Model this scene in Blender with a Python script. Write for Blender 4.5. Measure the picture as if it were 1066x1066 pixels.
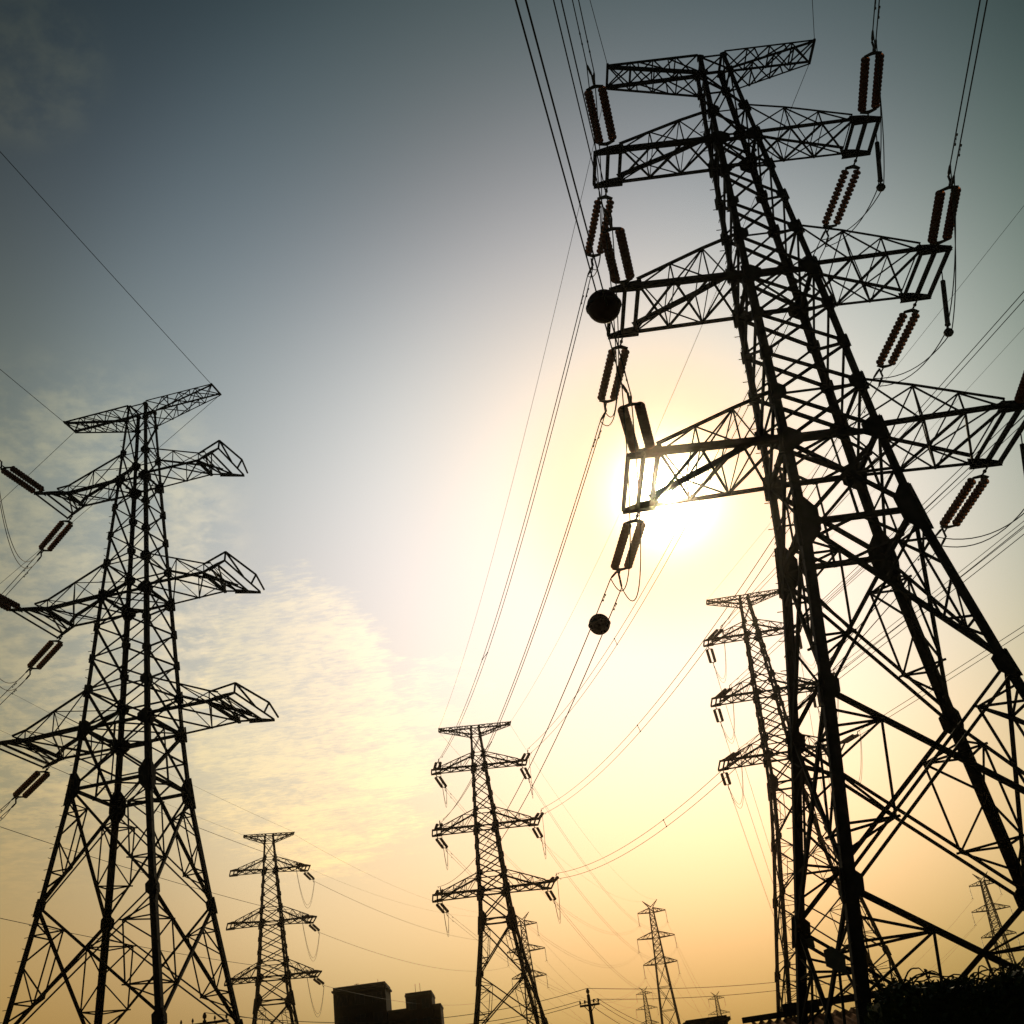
import bpy, math, random
import numpy as np
from mathutils import Matrix, Vector

random.seed(7)
sc = bpy.context.scene
for o in list(sc.objects):
    bpy.data.objects.remove(o)
COL = sc.collection
R = math.radians
V = Vector

# ------------------------------------------------------------------ camera
F_PX, PITCH, ROLL = 1244.78, 0.487519, -0.139612
cd = bpy.data.cameras.new('camera')
cam = bpy.data.objects.new('camera', cd)
COL.objects.link(cam)
fw = V((0, math.cos(PITCH), math.sin(PITCH)))
rt = V((1, 0, 0))
up = rt.cross(fw)
r2 = rt * math.cos(ROLL) + up * math.sin(ROLL)
u2 = -rt * math.sin(ROLL) + up * math.cos(ROLL)
cam.matrix_world = Matrix(((r2.x, u2.x, -fw.x, 0), (r2.y, u2.y, -fw.y, 0), (r2.z, u2.z, -fw.z, 1.6), (0, 0, 0, 1)))
cd.sensor_width = 36
cd.lens = F_PX / 1066 * 36
cd.clip_start = 0.1
cd.clip_end = 20000
sc.camera = cam

# ------------------------------------------------------------------ sky, sun, exposure
SUN = V((0.12856, 0.87671, 0.46351)).normalized()
LAT = V((0.98942, -0.14508, 0.0))
SUN_EL = math.asin(SUN.z)
SUN_AZ = math.atan2(SUN.x, SUN.y)

TH = [(0.0, 9, 9, 9), (0.7, 6, 6, 6), (1.3, 2.0, 2.0, 2.1), (2.0, 1.1, 1.12, 1.1), (2.8, 1.05, 1.0, 0.82), (4.0, 1.18, 0.842, 0.685), (6.0, 1.158, 0.994, 0.883), (8.0, 1.169, 1.098, 1.143), (11.0, 1.11, 1.107, 1.211), (14.0, 1.102, 1.131, 1.251), (18.0, 0.931, 0.977, 1.05), (22.0, 0.721, 0.811, 0.845), (26.0, 0.55, 0.646, 0.657), (30.0, 0.319, 0.375, 0.381), (35.0, 0.196, 0.224, 0.22), (40.0, 0.167, 0.187, 0.178), (50.0, 0.173, 0.189, 0.177), (70.0, 0.3, 0.34, 0.36), (180.0, 0.1, 0.13, 0.15)]
EL = [(-10.0, 0.47, 0.385, 0.167), (0.0, 0.884, 0.627, 0.273), (3.0, 1.107, 0.77, 0.361), (6.0, 1.469, 0.983, 0.513), (9.0, 1.805, 1.226, 0.746), (12.0, 1.727, 1.259, 0.841), (16.0, 1.323, 1.136, 0.892), (20.0, 1.07, 1.019, 0.945), (25.0, 0.994, 0.995, 0.998), (30.0, 0.95, 1.019, 1.018), (36.0, 0.885, 0.989, 1.004), (42.0, 0.779, 0.872, 0.934), (48.0, 0.761, 0.888, 0.91), (54.0, 0.764, 0.984, 0.957), (60.0, 0.784, 1.053, 0.991), (75.0, 0.855, 1.221, 1.058), (90.0, 0.936, 1.342, 1.123)]
SV = [(-0.6, 7.848, 6.506, 3.992), (-0.5, 4.402, 3.864, 3.002), (-0.4, 2.492, 2.382, 2.251), (-0.3, 1.594, 1.629, 1.645), (-0.2, 1.194, 1.219, 1.222), (-0.1, 1.06, 1.03, 1.018), (0.0, 0.991, 0.991, 0.992), (0.08, 0.917, 0.957, 0.967), (0.16, 0.893, 0.959, 0.954), (0.24, 0.876, 0.968, 0.904), (0.32, 0.71, 0.86, 0.723), (0.4, 0.578, 0.765, 0.58)]

w = bpy.data.worlds.new('World')
sc.world = w
w.use_nodes = True
nt = w.node_tree
N, LK = nt.nodes, nt.links
bg = N['Background']
sky = N.new('ShaderNodeTexSky')
sky.sky_type = 'NISHITA'
sky.sun_disc = False
sky.sun_elevation = SUN_EL
sky.sun_rotation = SUN_AZ
sky.air_density = 1
sky.dust_density = 3
sky.ozone_density = 1
tc = N.new('ShaderNodeTexCoord')
DIRV = tc.outputs['Generated']


def math_node(tree, op, a, b=None, c=None, clamp=False):
    n = tree.nodes.new('ShaderNodeMath')
    n.operation = op
    n.use_clamp = clamp
    for k, v in enumerate((a, b, c)):
        if v is None:
            continue
        if hasattr(v, 'is_output'):
            tree.links.new(v, n.inputs[k])
        else:
            n.inputs[k].default_value = v
    return n.outputs[0]


def dot_dir(vec):
    n = N.new('ShaderNodeVectorMath')
    n.operation = 'DOT_PRODUCT'
    LK.new(DIRV, n.inputs[0])
    n.inputs[1].default_value = vec
    return n.outputs['Value']


def ramp(fac, knots, lo, hi):
    mx = [max(k[1 + c] for k in knots) for c in range(3)]
    m = max(mx)
    n = N.new('ShaderNodeValToRGB')
    cr = n.color_ramp
    cr.interpolation = 'B_SPLINE'
    for i, k in enumerate(knots):
        p = (k[0] - lo) / (hi - lo)
        e = cr.elements[i] if i < 2 else cr.elements.new(p)
        e.position = p
    for i, k in enumerate(sorted(knots)):
        cr.elements[i].position = (k[0] - lo) / (hi - lo)
        cr.elements[i].color = (k[1] / m, k[2] / m, k[3] / m, 1)
    f = math_node(nt, 'DIVIDE', math_node(nt, 'SUBTRACT', fac, lo), hi - lo, clamp=True)
    LK.new(f, n.inputs[0])
    return n.outputs[0], m


def mulc(a, b, k=1.0):
    n = N.new('ShaderNodeVectorMath')
    n.operation = 'MULTIPLY'
    LK.new(a, n.inputs[0])
    LK.new(b, n.inputs[1])
    if k == 1.0:
        return n.outputs[0]
    s = N.new('ShaderNodeVectorMath')
    s.operation = 'SCALE'
    LK.new(n.outputs[0], s.inputs[0])
    s.inputs['Scale'].default_value = k
    return s.outputs[0]


DEG = 180 / math.pi
theta = math_node(nt, 'MULTIPLY', math_node(nt, 'ARCCOSINE', math_node(nt, 'MINIMUM', dot_dir(SUN), 0.9999999)), DEG)
elev = math_node(nt, 'MULTIPLY', math_node(nt, 'ARCSINE', dot_dir((0, 0, 1))), DEG)
side = dot_dir(LAT)
# the bright core needs a ramp of its own: linear stops would crowd near zero
c1, k1 = ramp(math_node(nt, 'POWER', theta, 0.5), [(math.sqrt(a),) + b for a, *b_ in [] for b in []] or [(a ** .5, r_, g_, b_) for a, r_, g_, b_ in TH], 0, 180 ** .5)
c2, k2 = ramp(elev, EL, -10, 90)
c3, k3 = ramp(side, SV, -.6, .4)
skyc = mulc(mulc(mulc(sky.outputs[0], c1, k1), c2, k2), c3, k3)

# thin mottled cloud deck: noise on the plane z = 1 seen through the view direction
sep = N.new('ShaderNodeSeparateXYZ')
LK.new(DIRV, sep.inputs[0])
zz = math_node(nt, 'MAXIMUM', sep.outputs[2], 0.06)
cmb = N.new('ShaderNodeCombineXYZ')
LK.new(math_node(nt, 'DIVIDE', sep.outputs[0], zz), cmb.inputs[0])
LK.new(math_node(nt, 'DIVIDE', sep.outputs[1], zz), cmb.inputs[1])


def noise(scale, detail, rough, rot=0, sx=1, sy=1, dist=0):
    mp = N.new('ShaderNodeMapping')
    mp.inputs['Rotation'].default_value = (0, 0, rot)
    mp.inputs['Scale'].default_value = (sx, sy, 1)
    LK.new(cmb.outputs[0], mp.inputs[0])
    n = N.new('ShaderNodeTexNoise')
    n.inputs['Scale'].default_value = scale
    n.inputs['Detail'].default_value = detail
    n.inputs['Roughness'].default_value = rough
    n.inputs['Distortion'].default_value = dist
    LK.new(mp.outputs[0], n.inputs[0])
    return n.outputs['Fac']


def smooth(x, a, b):
    n = N.new('ShaderNodeMapRange')
    n.interpolation_type = 'SMOOTHSTEP'
    n.inputs['From Min'].default_value = a
    n.inputs['From Max'].default_value = b
    LK.new(x, n.inputs['Value'])
    return n.outputs['Result']


def patch(vec, deg, amp=1.0):
    return math_node(nt, 'MULTIPLY', smooth(dot_dir(V(vec).normalized()), math.cos(R(deg)), 1.0), amp)


def addm(lst):
    r = lst[0]
    for q in lst[1:]:
        r = math_node(nt, 'ADD', r, q)
    return r


grey_m = addm([patch((-.3545, .812, .4637), 10, 1.0), patch((-.3872, .8263, .4091), 10, 1.0), patch((-.3828, .8637, .3278), 9, .55), patch((-.3099, .5935, .7428), 4.5, 1.0)])
warm_m = addm([patch((-.2249, .8908, .3948), 7, .55), patch((-.1754, .9122, .3703), 6, .65), patch((-.1832, .9346, .305), 7, .75), patch((-.2303, .9322, .2794), 7, .6),
               patch((-.0618, .9377, .3418), 3.2, .75), patch((-.121, .9612, .2479), 6, .5)])
big = noise(2.2, 6, .62, .5, 1, 1, .8)
fine = noise(30, 5, .62, .35, 1, 2.6, .5)
mid = noise(7, 6, .6, .3, 1, 1.2, .25)
puff = noise(19, 5, .6, 1.1, 1.2, 1, .2)
tex = addm([math_node(nt, 'MULTIPLY', mid, .5), math_node(nt, 'MULTIPLY', fine, .28), math_node(nt, 'MULTIPLY', puff, .22)])
g_d = math_node(nt, 'MULTIPLY', smooth(grey_m, .0, .9), smooth(addm([math_node(nt, 'MULTIPLY', mid, .5), math_node(nt, 'MULTIPLY', puff, .42), math_node(nt, 'MULTIPLY', fine, .08)]), .40, .62))
sheet = noise(3.4, 7, .62, .7, 1, 1.4, .5)
w_mask = math_node(nt, 'MINIMUM', warm_m, 1.0)
w_d = smooth(addm([math_node(nt, 'MULTIPLY', w_mask, .40), math_node(nt, 'MULTIPLY', sheet, .60), math_node(nt, 'MULTIPLY', puff, .30), math_node(nt, 'MULTIPLY', fine, .42)]), .90, 1.18)


def mixc(fac, a, col, k):
    f = math_node(nt, 'MULTIPLY', fac, k, clamp=True)
    n = N.new('ShaderNodeMix')
    n.data_type = 'RGBA'
    LK.new(f, n.inputs[0])
    LK.new(a, n.inputs[6])
    n.inputs[7].default_value = (*col, 1)
    return n.outputs[2]


def gain(fac, a, col):
    """thin cloud scatters the light of the sky round it: brightens what is there"""
    n = N.new('ShaderNodeMix')
    n.data_type = 'RGBA'
    n.blend_type = 'MULTIPLY'
    LK.new(fac, n.inputs[0])
    LK.new(a, n.inputs[6])
    n.inputs[7].default_value = (*col, 1)
    return n.outputs[2]


skyc = gain(g_d, skyc, (1.55, 1.38, 1.15))
skyc = gain(w_d, skyc, (1.42, 1.30, 1.05))
LK.new(skyc, bg.inputs[0])
bg.inputs[1].default_value = 0.05

sd = bpy.data.lights.new('sun', 'SUN')
sd.energy = 3.0
sd.angle = R(0.53)
sd.color = (1.0, .80, .48)
so = bpy.data.objects.new('sun', sd)
COL.objects.link(so)
so.rotation_euler = SUN.to_track_quat('Z', 'Y').to_euler()
so.location = SUN * 100

vs = sc.view_settings
vs.view_transform = 'Standard'
vs.look = 'None'
vs.exposure = -1.0
vs.gamma = 1.0
sc.cycles.use_denoising = True
sc.cycles.denoiser = 'OPENIMAGEDENOISE'
sc.cycles.denoising_input_passes = 'RGB_ALBEDO_NORMAL'
sc.cycles.max_bounces = 6


# ------------------------------------------------------------------ materials
def new_mat(name, col, rough, metal=0.0, spec=0.3, var=0.35, scale=3.0):
    m = bpy.data.materials.new(name)
    m.use_nodes = True
    t = m.node_tree
    b = t.nodes['Principled BSDF']
    tcn = t.nodes.new('ShaderNodeTexCoord')
    nz = t.nodes.new('ShaderNodeTexNoise')
    nz.inputs['Scale'].default_value = scale
    nz.inputs['Detail'].default_value = 6
    t.links.new(tcn.outputs['Object'], nz.inputs['Vector'])
    cr = t.nodes.new('ShaderNodeValToRGB')
    cr.color_ramp.elements[0].position = .3
    cr.color_ramp.elements[1].position = .7
    cr.color_ramp.elements[0].color = (*[c * (1 - var) for c in col], 1)
    cr.color_ramp.elements[1].color = (*[c * (1 + var) for c in col], 1)
    t.links.new(nz.outputs['Fac'], cr.inputs[0])
    t.links.new(cr.outputs[0], b.inputs['Base Color'])
    b.inputs['Roughness'].default_value = rough
    b.inputs['Metallic'].default_value = metal
    b.inputs['Specular IOR Level'].default_value = spec
    return m


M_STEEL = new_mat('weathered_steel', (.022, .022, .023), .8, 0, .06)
M_FITTING = new_mat('dark_fitting', (.04, .037, .035), .6, 0, .2)
M_WIRE = new_mat('cable_strand', (.04, .04, .042), .7, 0, .15)
M_GLAZE = new_mat('brown_glaze', (.12, .035, .014), .4, 0, .35, .2, 9)
M_GLASS = new_mat('amber_glass_disc', (.16, .060, .026), .35, 0, .4, .2, 9)
M_GLASS.node_tree.nodes['Principled BSDF'].inputs['Transmission Weight'].default_value = .22
M_BALL = new_mat('marker_paint', (.035, .012, .01), .6, 0, .2, .25, 4)
M_WOOD = new_mat('creosoted_wood', (.05, .035, .025), .85, 0, .15, .4, 6)
M_WALL = new_mat('dark_render', (.022, .018, .015), .95, 0, .05, .3, .5)  # near-black wall colour with random mottling
M_BRICK = new_mat('dark_red_brick', (.03, .015, .010), .95, 0, .05, .35, 1.2)
M_PANE = new_mat('dark_window_glass', (.015, .016, .018), .25, 0, .4, .1)
M_ROOF = new_mat('sky_tinted_roof_sheet', (.22, .09, .032), .95, 0, .02, .4, 1.5)  # sheet's own brown plus the sky's orange reflection, put into the base colour
M_TRIM = new_mat('dark_timber_trim', (.03, .024, .02), .8, 0, .2)
M_LEAF = new_mat('dark_leaf', (.045, .06, .022), .65, 0, .2, .4, 2)
M_VINE = new_mat('vine_stem', (.05, .04, .025), .85, 0, .15, .3, 4)
M_GRASS = new_mat('dry_grass_ground', (.075, .085, .035), .95, 0, .1, .5, .4)
M_PLATE = new_mat('sign_enamel', (.10, .10, .09), .6, 0, .3, .2)


# ------------------------------------------------------------------ mesh helpers
class MB:
    def __init__(self):
        self.v, self.f = [], []

    def quadbox(self, pts):
        b = len(self.v)
        self.v += [tuple(p) for p in pts]
        self.f += [tuple(b + i for i in q) for q in ((0, 3, 2, 1), (4, 5, 6, 7), (0, 1, 5, 4), (1, 2, 6, 5), (2, 3, 7, 6), (3, 0, 4, 7))]

    def bar(self, a, b, wd, th=None, e1=None):
        """box section bar; wd along e1, th along d x e1"""
        a, b = V(a), V(b)
        d = (b - a).normalized()
        th = th or wd
        if e1 is None:
            e1 = V((0, 0, 1)) if abs(d.z) < .9 else V((1, 0, 0))
        e1 = V(e1)
        e1 = (e1 - d * e1.dot(d)).normalized()
        e2 = d.cross(e1)
        p, q = e1 * wd / 2, e2 * th / 2
        self.quadbox([a - p - q, a + p - q, a + p + q, a - p + q, b - p - q, b + p - q, b + p + q, b - p + q])

    def angle(self, a, b, wd, e1, e2, th=None):
        """rolled steel angle: two flanges from the heel line a-b along e1 and e2"""
        a, b = V(a), V(b)
        d = (b - a).normalized()
        th = th or max(.012, wd * .09)
        e1, e2 = V(e1), V(e2)
        e1 = (e1 - d * e1.dot(d)).normalized()
        e2 = (e2 - d * e2.dot(d) - e1 * e2.dot(e1)).normalized()
        for x, y in ((wd, th), (th, wd)):
            p, q = e1 * x, e2 * y
            if x == th:
                o = e2 * th
                q = e2 * (wd - th)
            else:
                o = V((0, 0, 0))
            self.quadbox([a + o, a + o + p, a + o + p + q, a + o + q, b + o, b + o + p, b + o + p + q, b + o + q])

    def plate(self, pts, n, th):
        n = V(n).normalized() * th
        b = len(self.v)
        k = len(pts)
        self.v += [tuple(V(p)) for p in pts] + [tuple(V(p) + n) for p in pts]
        self.f.append(tuple(b + i for i in range(k))[::-1])
        self.f.append(tuple(b + k + i for i in range(k)))
        for i in range(k):
            j = (i + 1) % k
            self.f.append((b + i, b + j, b + k + j, b + k + i))

    def tube(self, pts, r, n=6, cap=True):
        pts = [V(p) for p in pts]
        b = len(self.v)
        rs = r if isinstance(r, (list, tuple)) else [r] * len(pts)
        ref = None
        for i, p in enumerate(pts):
            d = (pts[min(i + 1, len(pts) - 1)] - pts[max(i - 1, 0)]).normalized()
            if ref is None:
                ref = V((0, 0, 1)) if abs(d.z) < .9 else V((1, 0, 0))
            e1 = (ref - d * ref.dot(d)).normalized()
            ref = e1
            e2 = d.cross(e1)
            for k in range(n):
                t = 2 * math.pi * k / n
                self.v.append(tuple(p + (e1 * math.cos(t) + e2 * math.sin(t)) * rs[i]))
        for i in range(len(pts) - 1):
            for k in range(n):
                j = (k + 1) % n
                self.f.append((b + i * n + k, b + i * n + j, b + (i + 1) * n + j, b + (i + 1) * n + k))
        if cap:
            self.f.append(tuple(b + k for k in range(n))[::-1])
            self.f.append(tuple(b + (len(pts) - 1) * n + k for k in range(n)))

    def lathe(self, o, d, prof, n=12):
        """prof: list of (distance along d, radius)"""
        o, d = V(o), V(d).normalized()
        e1 = V((0, 0, 1)) if abs(d.z) < .9 else V((1, 0, 0))
        e1 = (e1 - d * e1.dot(d)).normalized()
        e2 = d.cross(e1)
        b = len(self.v)
        for s, r in prof:
            for k in range(n):
                t = 2 * math.pi * k / n
                self.v.append(tuple(o + d * s + (e1 * math.cos(t) + e2 * math.sin(t)) * r))
        for i in range(len(prof) - 1):
            for k in range(n):
                j = (k + 1) % n
                self.f.append((b + i * n + k, b + i * n + j, b + (i + 1) * n + j, b + (i + 1) * n + k))
        self.f.append(tuple(b + k for k in range(n))[::-1])
        self.f.append(tuple(b + (len(prof) - 1) * n + k for k in range(n)))

    def box(self, x0, x1, y0, y1, z0, z1):
        self.quadbox([(x0, y0, z0), (x1, y0, z0), (x1, y1, z0), (x0, y1, z0), (x0, y0, z1), (x1, y0, z1), (x1, y1, z1), (x0, y1, z1)])


def emit(name, mb, mat, parent=None, origin=None, smooth_=False):
    """one mesh object; vertices are given in the parent's space (or the world's, shifted to origin)"""
    me = bpy.data.meshes.new(name)
    vs_ = mb.v
    if origin is not None:
        ox, oy, oz = origin
        vs_ = [(a - ox, b - oy, c - oz) for a, b, c in vs_]
    me.from_pydata(vs_, [], mb.f)
    me.materials.append(mat)
    if smooth_:
        me.polygons.foreach_set('use_smooth', [True] * len(me.polygons))
    o = bpy.data.objects.new(name, me)
    COL.objects.link(o)
    if origin is not None:
        o.location = origin
    if parent is not None:
        o.parent = parent
    return o


def tag(o, label=None, cat=None, group=None, kind=None):
    if label:
        o['label'] = label
    if cat:
        o['category'] = cat
    if group:
        o['group'] = group
    if kind:
        o['kind'] = kind
    return o


def thing(name, label, cat, loc=(0, 0, 0), rz=0.0, group=None):
    o = bpy.data.objects.new(name, None)
    o.empty_display_size = .3
    COL.objects.link(o)
    o.location = loc
    o.rotation_euler = (0, 0, rz)
    return tag(o, label, cat, group)


# ------------------------------------------------------------------ lattice towers
LEV = ['0t', '0b', '1t', '1b', '2t', '2b', '3t', '3b', '4', '5', '6']
SPEC_A = dict(z=[36.77, 35.78, 33.72, 32.24, 27.58, 25.8, 21.02, 19.25, 16.38, 11.18, 6.08],
              w=[.508, .574, .696, .779, 1.081, 1.182, 1.427, 1.52, 1.727, 2.50, 3.42],
              L=[3.93, 5.15, 5.654, 6.218], d=[.52, .823, 1.266, 1.741])
SPEC_B = dict(z=[37.99, 37.02, 34.96, 33.4, 28.69, 26.94, 22.2, 20.4, 17.65, 12.7, 7.62],
              w=[.511, .577, .687, .789, 1.116, 1.233, 1.546, 1.655, 1.897, 2.62, 3.46],
              L=[4.19, 5.0, 5.5, 5.95], d=[.5, 1.45, 1.95, 2.1])
CORN = [(-1, -1), (1, -1), (1, 1), (-1, 1)]          # near left, near right, far right, far left
FACES = [(0, 1, (0, -1, 0)), (1, 2, (1, 0, 0)), (2, 3, (0, 1, 0)), (3, 0, (-1, 0, 0))]


class Tower:
    pass


def strain_tower(label, x, y, yaw, spec, s=1.0, dz=0.0, detail=2, bent=False, thick=1.0, group=None):
    T = Tower()
    T.root = root = thing('lattice_tower', label, 'pylon', (x, y, 0), yaw, group)
    zs = [z * s + dz for z in spec['z']]
    ws = [w_ * s for w_ in spec['w']]
    # leg extension down to the ground, same batter
    slope = (ws[-1] - ws[-2]) / (zs[-2] - zs[-1])
    n = max(1, round((zs[-1] - .3) / 5.9))
    z6, w6 = zs[-1], ws[-1]
    for k in range(1, n + 1):
        zs.append(z6 + (.25 - z6) * k / n)
        ws.append(w6 + slope * (z6 - zs[-1]))
    L = [a * s for a in spec['L']]
    D = [a * s for a in spec['d']]
    Z = dict(zip(LEV, zs))

    def hw(z):
        return float(np.interp(-z, [-a for a in zs], ws))

    def cp(c, z):
        h = hw(z)
        return V((CORN[c][0] * h, CORN[c][1] * h, z))

    def flange(z):
        zr = (z - dz) / s
        return float(np.interp(zr, [0, 14, 17, 26, 33, 37], [.34, .31, .29, .245, .19, .155])) * thick

    tz = zs[0]
    # ---- legs
    for c, (sx, sy) in enumerate(CORN):
        mb = MB()
        brk = [zs[0]] + [zs[3], zs[5], zs[7]] + zs[8:]
        for a, b in zip(brk[:-1], brk[1:]):
            mb.angle(cp(c, a), cp(c, b), flange((a + b) / 2), (-sx, 0, 0), (0, -sy, 0))
        if detail == 2 and c in (0, 3):                     # step bolts up one leg
            z = 3.0
            k = 0
            while z < zs[1]:
                p = cp(c, z)
                dr = V((-1, 0, 0)) if k % 2 else V((0, sy, 0))
                mb.bar(p, p + dr * .17, .022)
                z += .45
                k += 1
        mb.box(*(lambda p: (p.x - .32, p.x + .32, p.y - .32, p.y + .32, -.3, .3))(cp(c, .28)))
        leg = emit('leg', mb, M_STEEL, root)
        # gusset plates at the nodes, one on each face of the leg
        if detail >= 1:
            nodes = [(zs[2], .42, .42), (zs[3], .62, .5), (zs[4], .5, .45), (zs[5], .68, .55), (zs[6], .55, .5), (zs[7], .74, .62), (zs[8], .72, 1.2)]
            nodes += [(z, .56, .62) for z in zs[9:-1]]
            nodes += [(zs[0] - .12 * s, .26, .16), (zs[1], .30, .24)]
            for a, b, m in ((3, 4, 3), (5, 6, 3)):
                for k in range(1, m):
                    nodes.append((zs[a] + (zs[b] - zs[a]) * k / m, .40, .36))
            nodes = [(z, a * .78, b * .74) for z, a, b in nodes]
            for z, gw, gh in nodes:
                mg = MB()
                gw *= thick * s
                gh *= thick * s
                p = cp(c, z)
                dn = (cp(c, z - .5) - cp(c, z + .5)).normalized()
                for nrm, inn in (((0, sy, 0), V((-sx, 0, 0))), ((sx, 0, 0), V((0, -sy, 0)))):
                    o = p + V(nrm) * .012 - inn * gw * .22
                    q = [o + dn * -gh, o + dn * -gh + inn * gw * .7, o + dn * -gh * .45 + inn * gw * 1.35, o + dn * gh * .45 + inn * gw * 1.35, o + dn * gh + inn * gw * .7, o + dn * gh]
                    mg.plate(q, nrm, .016)
                emit('gusset_plate', mg, M_STEEL, leg)
    # ---- bracing of the four faces
    secs = [(zs[0], zs[1], 1), (zs[1], zs[2], 1), (zs[2], zs[3], 1), (zs[3], zs[4], 3), (zs[4], zs[5], 1), (zs[5], zs[6], 3), (zs[6], zs[7], 1), (zs[7], zs[8], 1)]
    for fi, (ca, cb, nrm) in enumerate(FACES):
        nrm = V(nrm)
        mb = MB()

        def br(a, b, wd, off=.0):
            a = V(a) - nrm * (.02 + off)
            b = V(b) - nrm * (.02 + off)
            if detail == 2:
                d = (b - a).normalized()
                mb.angle(a, b, wd, d.cross(nrm), -nrm)
            else:
                mb.bar(a, b, wd * 1.0)
        for a, b, m in secs:
            for k in range(m):
                za, zb = a + (b - a) * k / m, a + (b - a) * (k + 1) / m
                wd = float(np.interp((za - dz) / s, [16, 24, 33, 37], [.15, .115, .09, .07])) * thick
                br(cp(ca, zb), cp(cb, za), wd, .0)
                br(cp(cb, zb), cp(ca, za), wd * .8, .03)
                if m == 1 or k == m - 1:
                    br(cp(ca, zb), cp(cb, zb), wd * .8, .06)
        br(cp(ca, zs[0]), cp(cb, zs[0]), .09 * thick, .06)
        # extra sub-bracing of the waist panel
        za, zb = zs[7], zs[8]
        C = (cp(ca, za) + cp(cb, za) + cp(ca, zb) + cp(cb, zb)) / 4
        if detail == 2:
            for q in (cp(ca, (za + zb) / 2), cp(cb, (za + zb) / 2)):
                br(q, C, .07, .09)
            br((cp(ca, zb) + cp(cb, zb)) / 2, C, .07, .09)
            br((cp(ca, za) + cp(cb, za)) / 2, C, .07, .09)
        emit('face_bracing', mb, M_STEEL, root)
        # ---- tall lower panels: full diagonals as members of their own, redundants as their sub-parts
        low = zs[8:]
        for za, zb in zip(low[:-1], low[1:]):
            A0, A1, B0, B1 = cp(ca, za), cp(ca, zb), cp(cb, za), cp(cb, zb)
            Cx = A1 + (B0 - A1) * (A1 - B1).length / ((A1 - B1).length + (A0 - B0).length)
            wd = .145 * thick
            for sgn, (lo, hi, lc, hc) in enumerate(((A1, B0, ca, cb), (B1, A0, cb, ca))):
                mb = MB()
                off = .0 if sgn == 0 else .05
                if detail == 2:
                    d = (hi - lo).normalized()
                    e = d.cross(nrm)
                    if sgn == 0 and fi in (2, 0) and zb < zs[9] + .1:
                        for sh in (-.13, .13):
                            mb.angle(lo - nrm * (.02 + off) + e * sh, hi - nrm * (.02 + off) + e * sh, wd * .62, e, -nrm)
                    else:
                        mb.angle(lo - nrm * (.02 + off), hi - nrm * (.02 + off), wd, e, -nrm)
                else:
                    mb.bar(lo - nrm * off, hi - nrm * off, wd * .8)
                dg = emit('diagonal_brace', mb, M_STEEL, root)
                mb = MB()
                rw = .068 * thick if detail == 2 else .06 * thick
                q = lo.lerp(Cx, .5)
                tc_ = cp(lc, za)
                hq = tc_.lerp(Cx, .5)
                zc = Cx.z
                no = nrm * .09
                for a_, b_ in ((q, cp(lc, q.z)), (q, cp(lc, (q.z + zb) / 2)), (q, cp(lc, zc)), (q, hq), (hq, cp(lc, zc)), (hq, cp(lc, hq.z)), (hq, cp(lc, (hq.z + za) / 2))):
                    mb.bar(V(a_) - no, V(b_) - no, rw, rw * .8)
                # ties round the leg to the neighbouring face
                oc = [f for f in FACES if lc in f[:2] and f[:2] != (ca, cb)][0]
                other = oc[1] if oc[0] == lc else oc[0]
                for pt in ((q, hq) if detail == 2 else (q,)):
                    tq = (pt - cp(lc, pt.z)).length / max(1e-6, 2 * hw(pt.z))
                    q2 = cp(lc, pt.z).lerp(cp(other, pt.z), tq)
                    mb.bar(pt - no, q2 - no, rw, rw * .8)
                emit('redundant_bracing', mb, M_STEEL, dg)
    # ---- horizontal diaphragms
    for z in (zs[3], zs[5], zs[7], zs[8]):
        mb = MB()
        h = flange(z) * .55
        for ca, cb, nrm in FACES:
            mb.bar(cp(ca, z) - V(nrm) * .11, cp(cb, z) - V(nrm) * .11, h, h)
        if detail >= 1:
            mids = [(cp(a, z - .03) + cp(b, z - .03)) / 2 for a, b, _ in FACES]
            for k in range(4):
                mb.bar(mids[k], mids[(k + 1) % 4], h * .5)
            if z != zs[8]:
                mb.bar(cp(0, z + .04), cp(2, z + .04), h * .45)
        emit('diaphragm', mb, M_STEEL, root)

    # ---- cross-arms
    T.att = {}

    def arm_bar(mb, a, b, wd, fine_=False):
        if detail == 2 and not fine_:
            d = (V(b) - V(a)).normalized()
            e = V((0, 0, 1)) if abs(d.z) < .8 else V((0, 1, 0))
            mb.angle(a, b, wd, e, d.cross(e))
        else:
            mb.bar(a, b, wd * (.85 if detail == 2 else 1))

    # earth-wire arm: flat on top, wedge below
    for sx in (-1, 1):
        mb, lc = MB(), MB()
        lw = .055 * thick
        for sy in (-1, 1):
            tp0, bt0 = V((sx * ws[0], sy * ws[0], zs[0])), V((sx * ws[1], sy * ws[1], zs[1]))
            tip = V((sx * L[0], sy * D[0], zs[0]))
            arm_bar(mb, tp0, tip, (.075 if sy < 0 else .13) * thick)
            arm_bar(mb, bt0, tip - V((0, 0, .08)), (.13 if sy < 0 else .07) * thick)
            m = 3
            for k in range(m):
                t0, t1 = k / m, (k + 1) / m
                a, b = tp0.lerp(tip, t0), bt0.lerp(tip, t0)
                a1, b1 = tp0.lerp(tip, t1), bt0.lerp(tip, t1)
                if k:
                    arm_bar(lc, a, b, lw, True)
                if k < m - 1:
                    arm_bar(lc, b, a1, lw, True)
            T.att[(0, sx, sy)] = tip
        mb.bar((sx * L[0], -D[0] - .06, zs[0] + .02), (sx * L[0], D[0] + .06, zs[0] + .02), .09 * thick)
        m = 4
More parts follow.
